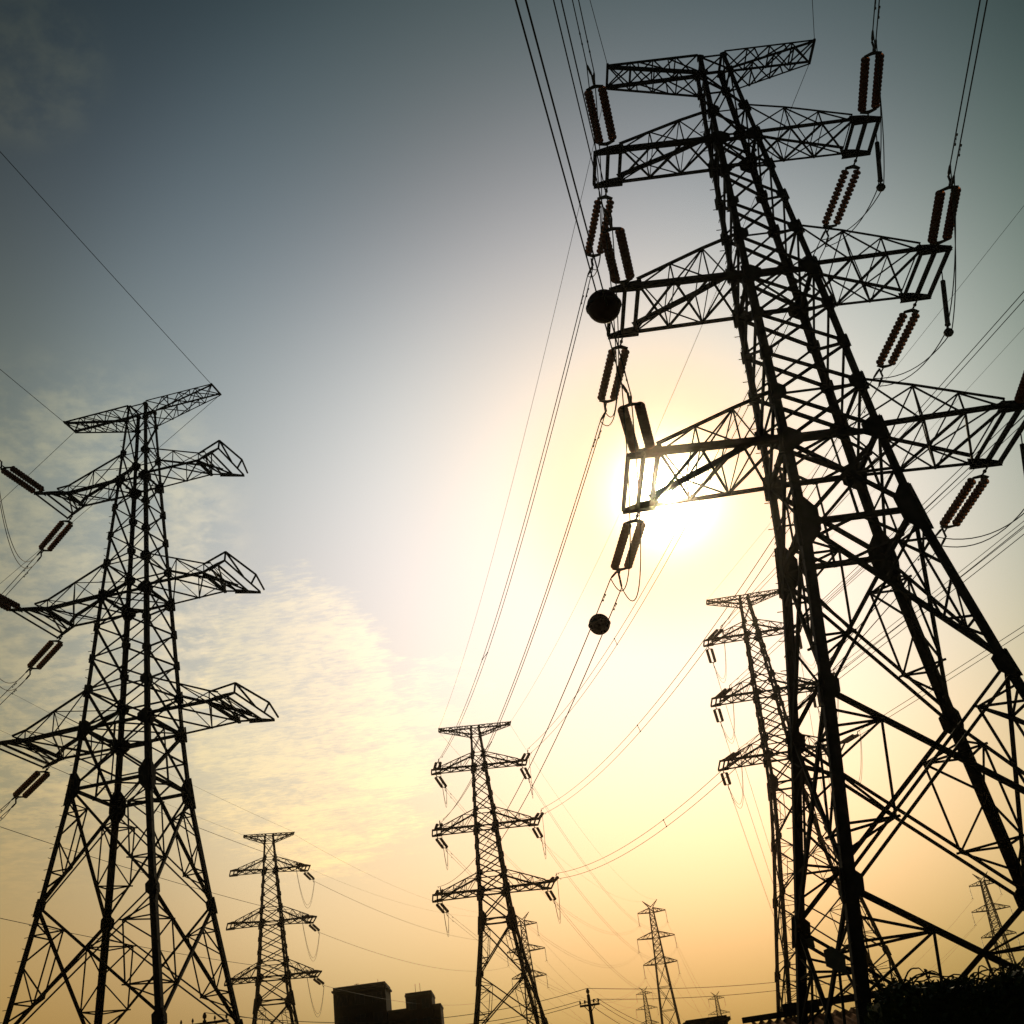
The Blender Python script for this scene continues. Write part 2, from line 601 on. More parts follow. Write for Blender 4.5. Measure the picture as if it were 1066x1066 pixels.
        for k in range(m):
            t0, t1 = k / m, (k + 1) / m
            for zt, p0, off in ((0, ws[0], .03), (1, ws[1], -.03)):
                zz0 = zs[0] if zt == 0 else zs[1] + (zs[0] - zs[1]) * t0
                zz1 = zs[0] if zt == 0 else zs[1] + (zs[0] - zs[1]) * t1
                x0, x1 = p0 + (L[0] - p0) * t0, p0 + (L[0] - p0) * t1
                y0, y1 = p0 + (D[0] - p0) * t0, p0 + (D[0] - p0) * t1
                arm_bar(lc, (sx * x0, -y0, zz0 + off), (sx * x1, y1, zz1 + off), lw, True)
                arm_bar(lc, (sx * x0, y0, zz0 + off * 1.5), (sx * x1, -y1, zz1 + off * 1.5), lw, True)
                if k:
                    arm_bar(lc, (sx * x0, -y0, zz0), (sx * x0, y0, zz0), lw, True)
        arm = emit('earth_wire_arm', mb, M_STEEL, root)
        emit('arm_lacing', lc, M_STEEL, arm)

    for i in (1, 2, 3):
        zt, zb = Z['%dt' % i], Z['%db' % i]
        wt, wb = hw(zt), hw(zb)
        for sx in (-1, 1):
            mb, lc, tb = MB(), MB(), {-1: MB(), 1: MB()}
            cw = (.20, .22, .24)[i - 1] * thick
            lw = (.065, .07, .075)[i - 1] * thick
            g = .95 * s                                   # length of the tip gussets
            xi = L[i] - g
            if bent:
                xk = wb + (L[i] - wb) * .66
                plan = lambda t: (wb + (xi - wb) * t)
                yk = wb * .92

                def ypos(X):
                    return float(np.interp(X, [wb, xk, L[i]], [wb, yk, D[i]]))
            else:
                xk = None

                def ypos(X):
                    return float(np.interp(X, [wb, L[i]], [wb, D[i]]))
            stations = [wb + (xi - wb) * k / 3 for k in range(4)]
            if bent:
                stations = [wb, wb + (xk - wb) / 2, xk, xi]

            def bot(X, sy):
                return V((sx * X, sy * ypos(X), zb))

            def top(X, sy):
                t = (X - wt) / (xi + .25 * s - wt)
                t = min(1, max(0, t))
                return V((sx * X, sy * float(np.interp(X, [wt, wb, L[i]] if not bent else [wt, xk, L[i]], [wt, ypos(wb), D[i]] if not bent else [wt, yk, D[i]])), zt + (zb + .18 * s - zt) * t))
            st_top = [wt] + stations[1:]
            for sy in (-1, 1):
                for k in range(3):
                    arm_bar(mb, bot(stations[k], sy), bot(stations[k + 1], sy), cw * (.9 if sy < 0 else .5))
                    arm_bar(mb, top(st_top[k], sy), top(st_top[k + 1], sy), cw * (.42 if sy < 0 else .72))
                    if k:
                        arm_bar(lc, bot(stations[k], sy), top(stations[k], sy), lw * .8, True)
                    arm_bar(lc, bot(stations[k + 1], sy), top(st_top[k], sy) if k < 2 else top(stations[2], sy), lw * .8, True)
                    if k == 1:
                        arm_bar(lc, bot(stations[1], sy), top(stations[2], sy), lw * .7, True)
                # tip gusset beam
                p0, p1 = bot(xi - .12 * s, sy), bot(L[i], sy)
                d = (p1 - p0).normalized()
                hgt = (.16 if bent else .26) * s
                tb[sy].plate([p0 - V((0, 0, hgt * .5)), p1 - V((0, 0, hgt * .5)), p1 + V((0, 0, hgt * .2)), p0 + d * .5 * s + V((0, 0, hgt * .8)), p0 + V((0, 0, hgt * 1.0))], V((0, sy, 0)), .02)
                if not bent:
                  tb[sy].plate([p0 + V((0, -.14 * s, -.09)), p1 + V((0, -.10 * s, -.09)), p1 + V((0, .10 * s, -.09)), p0 + V((0, .14 * s, -.09))], V((0, 0, 1)), .02)
                T.att[(i, sx, sy)] = bot(L[i] - .5 * s, sy) - V((0, 0, .12 * s))
                T.att[(i, sx, 0)] = V((sx * (L[i] - .1 * s), 0, zb - .1 * s))
            # bottom face: X bracing and cross members, top face zigzag
            for k in range(3):
                a0, a1 = stations[k], stations[k + 1]
                up_ = V((0, 0, .035))
                arm_bar(lc, bot(a0, -1) + up_, bot(a1, 1) + up_, lw * 1.25, True)
                arm_bar(lc, bot(a0, 1) + up_ * 2, bot(a1, -1) + up_ * 2, lw * 1.25, True)
                if k and not bent:
                    arm_bar(lc, bot(a0, -1), bot(a0, 1), lw * .5, True)
                arm_bar(lc, top(st_top[k], -1 if k % 2 else 1), top(st_top[k + 1], 1 if k % 2 else -1), lw * .7, True)
                arm_bar(lc, top(st_top[k + 1], -1), top(st_top[k + 1], 1), lw * .6, True)
            for X, wd in ((L[i] - .03, .13), (L[i] - .5 * s, .15), (xi, .07)):
                wd *= .6 if bent else 1
                mb.bar(bot(X, -1) + V((0, 0, .02)), bot(X, 1) + V((0, 0, .02)), wd * thick, (.08 if bent else .12) * thick)
            if bent:
                mb.bar(bot(xk, -1), bot(xk, 1), .16 * thick)
                mb.bar(bot(xk, -1) + V((0, 0, .05)), bot(L[i] - .5 * s, 1) + V((0, 0, .05)), .08 * thick)
                mb.bar(bot(xk, 1) + V((0, 0, .09)), bot(L[i] - .5 * s, -1) + V((0, 0, .09)), .08 * thick)
                if sx > 0:
                    # raised outrigger for the jumpers on the outside of the bend
                    a = bot(L[i], -1) + V((.05, 0, .42 * s))
                    b = bot(L[i], .45) + V((.25, 0, .42 * s))
                    b.y = D[i] * .45
                    c_ = bot(L[i], 1) + V((.18, 0, .08))
                    kt = top(xk, -1)
                    for p, q in ((kt, a), (a, b), (b, c_), (a, bot(L[i], -1)), (b, V((sx * L[i], D[i] * .45, zb))), (a, V((sx * L[i], 0, zb)))):
                        mb.bar(p, q, .085 * thick)
            arm = emit('crossarm', mb, M_STEEL, root)
            emit('arm_lacing', lc, M_STEEL, arm)
            for sy in (-1, 1):
                emit('tip_bracket', tb[sy], M_STEEL, arm)
    c_, s_ = math.cos(yaw), math.sin(yaw)
    T.w = {k: V((x + c_ * p.x - s_ * p.y, y + s_ * p.x + c_ * p.y, p.z)) for k, p in T.att.items()}
    T.cp, T.hw = cp, hw
    return T


def suspension_tower(label, x, y, yaw, dz, group=None):
    T = Tower()
    T.root = root = thing('lattice_tower', label, 'pylon', (x, y, 0), yaw, group)
    za = {'v': 35.2 + dz, 1: 32.0 + dz, 2: 25.5 + dz, 3: 19.0 + dz}
    H = {1: 3.75, 2: 5.0, 3: 4.5}
    zs = [za[1] + 1.3, za[1], za[2] + 1.6, za[2], za[3] + 1.6, za[3]]
    wv = [.5, .58, .82, .92, 1.15, 1.25]
    z = za[3]
    n = max(3, int(round(z / 5.5)))
    for k in range(1, n + 1):
        zs.append(z + (.2 - z) * k / n)
        wv.append(1.25 + (z - zs[-1]) * .062)

    def cp(c, z_):
        h = float(np.interp(-z_, [-a for a in zs], wv))
        return V((CORN[c][0] * h, CORN[c][1] * h, z_))
    for c in range(4):
        mb = MB()
        mb.bar(cp(c, zs[0]), cp(c, zs[5]), .26)
        mb.bar(cp(c, zs[5]), cp(c, zs[-1]), .34)
        emit('leg', mb, M_STEEL, root)
    for fi, (ca, cb, nrm) in enumerate(FACES):
        mb = MB()
        lv = [zs[0]]
        for a, b in zip(zs[:-1], zs[1:]):
            m = 3 if (b - a) < -3.5 and a > za[3] + .1 else 1
            lv += [a + (b - a) * k / m for k in range(1, m + 1)]
        for a, b in zip(lv[:-1], lv[1:]):
            nn = V(nrm)
            mb.bar(cp(ca, b), cp(cb, a), .12)
            mb.bar(cp(cb, b) - nn * .1, cp(ca, a) - nn * .1, .12)
            mb.bar(cp(ca, b) - nn * .2, cp(cb, b) - nn * .2, .12)
        emit('face_bracing', mb, M_STEEL, root)
    T.att = {}
    for sx in (-1, 1):
        mb = MB()
        tip = V((sx * 2.0, 0, za['v']))
        for sy in (-1, 1):
            mb.bar((sx * .55, sy * .5, zs[0] + .1), tip, .13)
            mb.bar((-sx * .1, sy * .5, zs[0] + .1), tip, .12)
        for t in (.3, .6):
            p = V((sx * .55, 0, zs[0])).lerp(tip, t)
            q = V((-sx * .1, 0, zs[0])).lerp(tip, t)
            mb.bar(p, q, .1)
        emit('earth_wire_horn', mb, M_STEEL, root)
        T.att[(0, sx, 0)] = tip
        for i in (1, 2, 3):
            mb, lc = MB(), MB()
            zb = za[i]
            zt = zb + (1.2 if i == 1 else 1.6)
            tip = V((sx * H[i], 0, zb + .15))
            h0, h1 = cp(1, zb).x, cp(1, zt).x
            for sy in (-1, 1):
                b0, t0 = V((sx * h0, sy * h0, zb)), V((sx * h1, sy * h1, zt))
                mb.bar(b0, tip, .2)
                mb.bar(t0, tip + V((0, 0, .14)), .14)
                for t in (.35, .68):
                    lc.bar(b0.lerp(tip, t), t0.lerp(tip, t), .09)
                    lc.bar(b0.lerp(tip, t), t0.lerp(tip, t - .3), .09)
            arm = emit('crossarm', mb, M_STEEL, root)
            emit('arm_lacing', lc, M_STEEL, arm)
            T.att[(i, sx, 0)] = tip
    c_, s_ = math.cos(yaw), math.sin(yaw)
    T.w = {k: V((x + c_ * p.x - s_ * p.y, y + s_ * p.x + c_ * p.y, p.z)) for k, p in T.att.items()}
    return T


# ------------------------------------------------------------------ insulators and wires
def udir(phi, drop):
    a, e = R(phi), R(drop)
    return V((math.cos(a) * math.cos(e), math.sin(a) * math.cos(e), -math.sin(e)))


def disc_column(mb, o, d, n, pitch, rad, seg=12):
    prof = [(0, .03), (.02, .045)]
    for k in range(n):
        s0 = .03 + k * pitch
        prof += [(s0, .04), (s0 + pitch * .30, .05), (s0 + pitch * .38, rad * .70), (s0 + pitch * .50, rad), (s0 + pitch * .58, rad * .97), (s0 + pitch * .62, rad * .40), (s0 + pitch * .80, .04)]
    prof += [(.03 + n * pitch, .045), (.05 + n * pitch, .03)]
    mb.lathe(o, d, prof, seg)
    return .05 + n * pitch


def strain_string(A, u, label, group, scale=1.0, seg=14, discs=13, tilt=0.0):
    """double tension string: shackle, yoke, two disc columns, yoke. Returns the two wire clamps"""
    A = V(A)
    t = thing('insulator_string', label, 'insulator', A, 0, group)
    h = u.cross(V((0, 0, 1))).normalized()
    nv = h.cross(u).normalized()
    k = scale
    sp = .235 * k
    z0 = V((0, 0, 0))
    mb = MB()
    mb.tube([z0, u * .18 * k], .03 * k, 6)
    mb.lathe(u * .18 * k, u, [(0, .035 * k), (.03 * k, .06 * k), (.09 * k, .06 * k), (.12 * k, .035 * k)], 8)
    mb.tube([u * .3 * k, u * .46 * k], .032 * k, 6)
    emit('shackle', mb, M_FITTING, t)

    def yoke(s0, s1):
        m = MB()
        m.plate([u * s0 - nv * .012 - h * .05 * k, u * s0 - nv * .012 + h * .05 * k, u * (s0 + (s1 - s0) * .55) - nv * .012 + h * (sp + .06 * k), u * s1 - nv * .012 + h * (sp + .05 * k),
                 u * s1 - nv * .012 + h * (sp - .05 * k), u * (s0 + (s1 - s0) * .8) - nv * .012, u * s1 - nv * .012 - h * (sp - .05 * k), u * s1 - nv * .012 - h * (sp + .05 * k), u * (s0 + (s1 - s0) * .55) - nv * .012 - h * (sp + .06 * k)], nv, .024)
        emit('yoke_plate', m, M_FITTING, t)
    yoke(.42 * k, .62 * k)
    ln = 0
    pitch = 2.55 * k / discs
    for sg in (-1, 1):
        m = MB()
        ln = disc_column(m, u * .62 * k + h * sp * sg, u, discs, pitch, .155 * k, seg)
        emit('disc_column', m, M_GLASS if seg > 8 else M_GLAZE, t, smooth_=False)
    e0 = .62 * k + ln
    yoke(e0 + .18 * k, e0)
    ends = []
    mb = MB()
    c0, c1, c2_ = u * (e0 + .16 * k), u * (e0 + .42 * k), u * (e0 + .5 * k)
    mb.tube([c0, c1], .03 * k, 6)
    mb.bar(c1 - nv * .2 * k, c1 + nv * .2 * k, .07 * k, .03 * k, h)
    for sg in (-1, 1):
        a = c1 + nv * .18 * sg * k
        b = u * (e0 + .95 * k) + nv * .2 * sg + h * tilt * sg
        mb.tube([a, a.lerp(b, .25), a.lerp(b, .8), b], [.02 * k, .045 * k, .04 * k, .02 * k], 6)
        ends.append(A + b)
    emit('tension_clamp', mb, M_FITTING, t)
    return ends


def sag_pts(a, b, sag, n):
    a, b = V(a), V(b)
    out = []
    for k in range(n + 1):
        t = k / n
        p = a.lerp(b, t)
        p.z -= 4 * sag * t * (1 - t)
        out.append(p)
    return out


def damper(mb, p, d):
    d = d.normalized()
    q = p - V((0, 0, .09))
    mb.tube([p, q], .016, 5)
    mb.tube([q - d * .19, q + d * .19], .008, 5)
    for sg in (-1, 1):
        mb.lathe(q + d * .16 * sg, d * sg, [(0, .012), (.02, .026), (.09, .026), (.1, .012)], 7)


def twin_cable(ea, eb, sag, label, group, r=.019, n=40, spacers=0, dampers=(1.3,), damp_far=False):
    org = (V(ea[0]) + V(ea[1])) / 2
    t = thing('power_cable', label, 'cable', org, 0, group)
    lines = []
    for a, b in zip(ea, eb):
        pts = [p - org for p in sag_pts(a, b, sag, n)]
        lines.append(pts)
        mb = MB()
        mb.tube(pts, r, 6)
        emit('wire', mb, M_WIRE, t)
    ln = (V(eb[0]) - V(ea[0])).length
    for k in range(1, spacers + 1):
        f = k / (spacers + 1) * n
        i, fr = int(f), f - int(f)
        p, q = lines[0][i].lerp(lines[0][i + 1], fr), lines[1][i].lerp(lines[1][i + 1], fr)
        mb = MB()
        mb.tube([p, q], .02, 6)
        for x_ in (p, q):
            mb.lathe(x_ - (lines[0][i + 1] - lines[0][i]).normalized() * .06, lines[0][i + 1] - lines[0][i], [(0, r), (.02, .045), (.1, .045), (.12, r)], 7)
        emit('spacer', mb, M_FITTING, t)
    for pts in lines:
        for dd in dampers:
            for rev in ((False, True) if damp_far else (False,)):
                f = dd / ln * n
                p_ = pts[::-1] if rev else pts
                i, fr = int(f), f - int(f)
                mb = MB()
                damper(mb, p_[i].lerp(p_[i + 1], fr), p_[i + 1] - p_[i])
                emit('vibration_damper', mb, M_FITTING, t)
    return t


def single_wire(name, a, b, sag, label, cat, group=None, r=.012, n=40):
    a = V(a)
    mb = MB()
    mb.tube(sag_pts(a, b, sag, n), r, 5)
    return tag(emit(name, mb, M_WIRE, None, tuple(a)), label, cat, group)


def jumper(ea, eb, sag, label, group, r=.018, n=22, via=None, sag2=.3):
    """slack twin loop between the two tension clamps of one arm"""
    org = (V(ea[0]) + V(eb[0])) / 2
    t = thing('jumper_cable', label, 'jumper', org, 0, group)
    for k in (0, 1):
        a, b = V(ea[k]), V(eb[k])
        if via is None:
            pts = sag_pts(a, b, sag, n)
        else:
            v = V(via) + (V((.1, 0, 0)) if k else V((-.1, 0, 0)))
            pts = sag_pts(a, v, sag2, n // 2)[:-1] + sag_pts(v, b, sag2, n // 2)
        mb = MB()
        mb.tube([p - org for p in pts], r, 6)
        emit('wire', mb, M_WIRE, t)
    return t


POS = {(1, -1): 'top left', (2, -1): 'middle left', (3, -1): 'bottom left', (1, 1): 'top right', (2, 1): 'middle right', (3, 1): 'bottom right'}

# ------------------------------------------------------------------ ground
g = MB()
nr, na = 26, 48
rad = [0] + [3 * 1.32 ** k for k in range(nr)]
g.v.append((0, 0, 0))
for r_ in rad[1:]:
    for k in range(na):
        a = 2 * math.pi * k / na
        g.v.append((r_ * math.cos(a), r_ * math.sin(a) + 40, 0))
for k in range(na):
    g.f.append((0, 1 + k, 1 + (k + 1) % na))
for i in range(len(rad) - 2):
    for k in range(na):
        j = (k + 1) % na
        g.f.append((1 + i * na + k, 1 + i * na + j, 1 + (i + 1) * na + j, 1 + (i + 1) * na + k))
g.f = [f[::-1] if len(f) == 3 and False else f for f in g.f]
g.v[0] = (0, 40, 0)
tag(emit('ground', g, M_GRASS), kind='structure')

# ------------------------------------------------------------------ the towers
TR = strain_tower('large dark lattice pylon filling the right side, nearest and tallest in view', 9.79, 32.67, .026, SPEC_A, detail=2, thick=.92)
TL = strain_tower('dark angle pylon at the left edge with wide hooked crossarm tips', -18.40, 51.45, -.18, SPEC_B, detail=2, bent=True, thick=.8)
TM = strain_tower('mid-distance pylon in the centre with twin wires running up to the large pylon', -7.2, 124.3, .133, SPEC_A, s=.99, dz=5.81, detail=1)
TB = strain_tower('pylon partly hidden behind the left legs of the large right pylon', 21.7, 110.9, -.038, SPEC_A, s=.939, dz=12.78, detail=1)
SPEC_C = dict(z=SPEC_B['z'], w=[a * 1.14 for a in SPEC_B['w']], L=[3.2, 5.0, 5.45, 5.74], d=SPEC_B['d'])
TS = strain_tower('small pylon just right of the left angle pylon, above the dark building', -36.9, 153.8, .318, SPEC_C, s=.997, dz=3.48, detail=1)

FG = 'far suspension pylons on the horizon'
F1 = suspension_tower('far slim pylon with V-shaped top between the centre pylon and the large pylon', 22.0, 333.5, .01, 20.9, FG)
F2 = suspension_tower('far slim pylon with V-shaped top directly behind the centre pylon', -12.3, 328.7, .06, 21.5, FG)
F3 = suspension_tower('far slim pylon with V-shaped top seen through the right legs of the large pylon', 110.0, 334.0, -.1, 16.2, FG)
F4 = suspension_tower('tiny distant pylon just left of the far slim pylon, its lower arms at the horizon', 29.6, 597.3, .07, 26.2, FG)
F5 = suspension_tower('tiny distant pylon right of the far slim pylon, above the small flat roof', 62.7, 603.8, .03, 20.4, FG)

# small plates on the large tower's legs
for (c, z, wd, hg, nm) in ((3, 5.6, .34, .26, 'number_plate'), (0, 4.35, .62, .8, 'warning_plate')):
    p = TR.cp(c, z)
    mb = MB()
    o = p + V((.22 if nm == 'number_plate' else -.1, -.06, 0))
    mb.plate([o, o + V((wd, 0, 0)), o + V((wd, 0, hg)), o + V((0, 0, hg))] if nm == 'number_plate' else
             [o + V(q_) for q_ in ((-.52, 0, .02), (-.12, 0, -.22), (-.05, 0, .2), (-.3, 0, .42), (-.5, 0, .36))], V((0, -1, 0)), .02)
    emit(nm, mb, M_PLATE, TR.root)

# ------------------------------------------------------------------ large right tower: strings, spans, jumpers
PN, PF = 260.8, 100.5
GS = 'insulator strings on the large right pylon'
GC = 'twin power cables of the large right pylon'
GJ = 'jumper loops on the large right pylon'
spanM = {}
for (i, sx), pos in POS.items():
    aN, aF = TR.w[(i, sx, -1)], TR.w[(i, sx, 1)]
    drop_n = 3.0
    uN = udir(PN if sx < 0 else 261.0, drop_n)
    eN = strain_string(aN, uN, f'near-side insulator pair on the {pos} arm of the large right pylon', GS, tilt=.09 if sx < 0 else 0.0)
    bM = TM.w[(i, sx, -1)]
    dv = bM - aF
    phi = math.degrees(math.atan2(dv.y, dv.x))
    uF = udir(phi, 8)
    eF = strain_string(aF, uF, f'far-side insulator pair hanging below the {pos} arm of the large right pylon', GS, tilt=(-.16 if i == 3 else .14) if sx < 0 else -.04)
    # receiving string on the middle tower
    phi2 = phi + 180
    eM = strain_string(bM, udir(phi2, 3), f'near-side insulator pair on the {pos} arm of the centre pylon', 'insulator strings on the centre pylon', seg=8)
    far = [p + udir(PN if sx < 0 else 261.0, 0) * 240 for p in eN]
    twin_cable(eN, far, 3.6, f'twin cables running overhead from the {pos} arm of the large right pylon', GC, n=60, spacers=0, dampers=(1.2,))
    mM = (V(eM[0]) + V(eM[1])) / 2
    ox_ = (-.32 if i == 3 else .28) if sx < 0 else -.08
    eMs = [mM - V((ox_, 0, .26)), mM + V((ox_, 0, .26))]
    twin_cable(eF, eMs, 2.4, f'twin cables joining the {pos} arms of the large right and centre pylons', GC, n=60, spacers=1, damp_far=True)
    if sx < 0:
        jumper(eN, eF, 2.5, f'slack jumper wires under the {pos} arm of the large right pylon', GJ)
    else:
        tip = TR.w[(i, sx, 0)] + V((.12, 0, 0))
        t = thing('jumper_support', f'black weighted rod hanging from the {pos} arm tip of the large pylon', 'insulator', tip, 0, 'jumper support rods')
        t.rotation_euler = (0, .2, 0)
        mb = MB()
        mb.tube([(0, 0, .12), (0, 0, -.35)], .02, 6)
        emit('hook', mb, M_FITTING, t)
        mb = MB()
        mb.tube([(0, 0, -.3), (0, 0, -2.05)], .085, 8)
        emit('insulator_rod', mb, M_FITTING, t)
        mb = MB()
        mb.lathe((0, 0, -2.05), (0, 0, -1), [(0, .05), (.03, .1), (.06, .1), (.1, .03), (.22, .03), (.26, .12), (.36, .17), (.46, .12), (.5, .04)], 10)
        emit('end_weight', mb, M_FITTING, t)
        jumper(eN, eF, 0, f'jumper wires held by a rod under the {pos} arm of the large pylon', GJ, via=tip + V((-.48, 0, -2.36)), sag2=.5)
    spanM[(i, sx)] = (eN, eF, eM, far, eMs)

for sx, nm in ((-1, 'left'), (1, 'right')):
    a = TR.w[(0, sx, -1)]
    single_wire('earth_wire', a, a + udir(258, 0) * 240, 3.0, f'earth wire running overhead from the top {nm} tip of the large pylon', 'cable', 'earth wires', .012)
    single_wire('earth_wire', TR.w[(0, sx, 1)], TM.w[(0, sx, -1)], 1.8, f'earth wire joining the top {nm} tips of the large and centre pylons', 'cable', 'earth wires', .011)

# ------------------------------------------------------------------ aviation marker balls on the lower left cable
GB = 'marker balls on the lower left cable'


def marker_ball(p, d, label):
    t = thing('marker_ball', label, 'marker ball', p, 0, GB)
    d = V(d).normalized()
    h = d.cross(V((0, 0, 1))).normalized()
    nv = h.cross(d)
    for sg in (-1, 1):
        mb = MB()
        prof = [(.004, .404)] + [(.40 * math.sin(a), max(.02, .40 * math.cos(a))) for a in [R(x_) for x_ in range(4, 90, 8)]]
        mb.lathe((0, 0, 0), nv * sg, prof, 28)
        emit('half_shell', mb, M_BALL, t, smooth_=True)
    mb = MB()
    mb.lathe(nv * -.02, nv, [(0, .405), (.0, .425), (.04, .425), (.04, .405)], 28)
    for sg in (-1, 1):
        mb.lathe(d * .36 * sg, d * sg, [(0, .05), (.1, .04), (.16, .02)], 8)
    emit('clamp_flange', mb, M_FITTING, t)


eN, eF, eM, far, eMs = spanM[(3, -1)]
sN = sag_pts((V(eN[0]) + V(eN[1])) / 2, (V(far[0]) + V(far[1])) / 2, 3.6, 240)
sF = sag_pts((V(eF[0]) + V(eF[1])) / 2, (V(eMs[0]) + V(eMs[1])) / 2, 2.4, 240)


def along(pts, s):
    for a, b in zip(pts[:-1], pts[1:]):
        l = (b - a).length
        if s <= l:
            return a.lerp(b, s / l), b - a
        s -= l


BALL_N, BALL_F = 4.1, 3.3
p, d = along(sN, BALL_N)
marker_ball(p, d, 'larger dark marker ball beside the middle left arm of the large right pylon')
p, d = along(sF, BALL_F)
marker_ball(p, d, 'smaller dark marker ball on the cable below the sun')

# ------------------------------------------------------------------ left tower
GSL = 'insulator strings on the left angle pylon'
for i in (1, 2, 3):
    pos = POS[(i, -1)]
    aN, aF = TL.w[(i, -1, -1)], TL.w[(i, -1, 1)]
    eN = strain_string(aN, udir(260, 3), f"upper insulator pair reaching the left edge from the left pylon's {pos} arm", GSL)
    eF = strain_string(aF, udir(137, 9), f"insulator pair slanting down under the left pylon's {pos} arm", GSL)
    twin_cable(eN, [p + udir(260, 0) * 200 for p in eN], 3.6, f"twin cables leading to the viewer from the left pylon's {pos} arm", 'twin power cables of the left pylon', n=40)
    twin_cable(eF, [p + udir(137, 0) * 220 for p in eF], 6, f"twin cables sloping away leftwards from the left pylon's {pos} arm", 'twin power cables of the left pylon', n=40, spacers=5)
    jumper(eN, eF, 2.2, f"slack jumper wires below the left pylon's {pos} arm", 'jumper loops on the left pylon')
for sx, nm in ((-1, 'left'), (1, 'right')):
    a = TL.w[(0, sx, -1)]
    single_wire('earth_wire', a, a + udir(260.5, 0) * 200, 2.4, f"earth wire rising to the left edge from the left pylon's top {nm} tip", 'cable', 'earth wires', .014)
    b = TL.w[(0, sx, 1)]
    single_wire('earth_wire', b, b + udir(141, 0) * 220, 4.0, f"earth wire falling leftwards from the left pylon's top {nm} tip", 'cable', 'earth wires', .013)

# ------------------------------------------------------------------ centre tower onward to the far line
for (i, sx), pos in POS.items():
    a = TM.w[(i, sx, 1)]
    tgt = F1.w[(i, sx, 0)] - V((0, 0, 3.4))
    dv = tgt - a
    phi = math.degrees(math.atan2(dv.y, dv.x))
    e = strain_string(a, udir(phi, 9), f'far-side insulator pair on the {pos} arm of the centre pylon', 'insulator strings on the centre pylon', seg=8)
    m_ = (V(e[0]) + V(e[1])) / 2
    twin_cable(e, [tgt, tgt + V((0, 0, .4))], 7.0, f"faint cables from the centre pylon's {pos} arm to the far slim pylon", 'cables to the far slim pylon', r=.013, n=40, dampers=(1.8,))
    jumper(spanM[(i, sx)][2], e, 3.0, f"narrow jumper loop under the centre pylon's {pos} arm", 'jumper loops on the centre pylon')
for sx, nm in ((-1, 'left'), (1, 'right')):
    single_wire('earth_wire', TM.w[(0, sx, 1)], F1.w[(0, sx, 0)], 5, f"faint earth wire from the centre pylon's top {nm} tip to the far pylon", 'cable', 'earth wires', .011)

# ------------------------------------------------------------------ tower behind the large one
for (i, sx), pos in POS.items():
    aN, aF = TB.w[(i, sx, -1)], TB.w[(i, sx, 1)]
    eN = strain_string(aN, udir(283, 4), f"near-side insulator pair on the half-hidden pylon's {pos} arm", 'insulator strings on the half-hidden pylon', seg=8)
    eF = strain_string(aF, udir(79, 10), f"far-side insulator pair on the half-hidden pylon's {pos} arm", 'insulator strings on the half-hidden pylon', seg=8)
    twin_cable(eN, [p + udir(283, 0) * 260 for p in eN], 4.2, f"twin cables rising rightwards from the half-hidden pylon's {pos} arm", 'twin cables of the half-hidden pylon', n=50, r=.025, dampers=(1.8,))
    twin_cable(eF, [p + udir(79, 0) * 320 + V((0, 0, -6)) for p in eF], 9, f"faint cables falling away beyond the half-hidden pylon's {pos} arm", 'twin cables of the half-hidden pylon', n=40, r=.013, dampers=(1.8, 3.4))
    jumper(eN, eF, 3.2, f"jumper loop under the half-hidden pylon's {pos} arm", 'jumper loops on the half-hidden pylon')
for sx, nm in ((-1, 'left'), (1, 'right')):
    a = TB.w[(0, sx, -1)]
    single_wire('earth_wire', a, a + udir(283, 0) * 260, 3.4, f"earth wire rising rightwards from the half-hidden pylon's top {nm} tip", 'cable', 'earth wires', .012)

# ------------------------------------------------------------------ small left tower, single circuit on its right arms
for i in (1, 2, 3):
    pos = POS[(i, 1)]
    aN, aF = TS.w[(i, 1, -1)], TS.w[(i, 1, 1)]
    tgt = F2.w[(i, -1, 0)] - V((0, 0, 3.4))
    dv = tgt - aF
    phi = math.degrees(math.atan2(dv.y, dv.x))
    eN = strain_string(aN, udir(262.5, 4), f"near-side insulator pair on the small left pylon's {pos} arm", 'insulator strings on the small left pylon', seg=8)
    eF = strain_string(aF, udir(phi, 7), f"insulator pair stretched beyond the small left pylon's {pos} arm", 'insulator strings on the small left pylon', seg=8)
    m_ = (V(eN[0]) + V(eN[1])) / 2
    single_wire('power_cable', m_, m_ + udir(262.5, 0) * 180, 3.0, f"cable sloping down to the small left pylon's {pos} arm", 'cable', 'cables of the small left pylon', .024)
    m_ = (V(eF[0]) + V(eF[1])) / 2
    single_wire('power_cable', m_, tgt, 2.6, f"cable from the small left pylon's {pos} arm behind the centre pylon", 'cable', 'cables of the small left pylon', .022)
    jumper(eN, eF, 4.2, f"round jumper loop under the small left pylon's {pos} arm", 'jumper loops on the small left pylon')
for sx, nm in ((-1, 'left'), (1, 'right')):
    a = TS.w[(0, sx, -1)]
    single_wire('earth_wire', a, a + udir(262.5, 0) * 180, 2.4, f"faint earth wire arriving at the small left pylon's top {nm} tip", 'cable', 'earth wires', .012)
    single_wire('earth_wire', TS.w[(0, sx, 1)], F2.w[(0, sx, 0)], 4, f"faint earth wire leaving the small left pylon's top {nm} tip", 'cable', 'earth wires', .011)

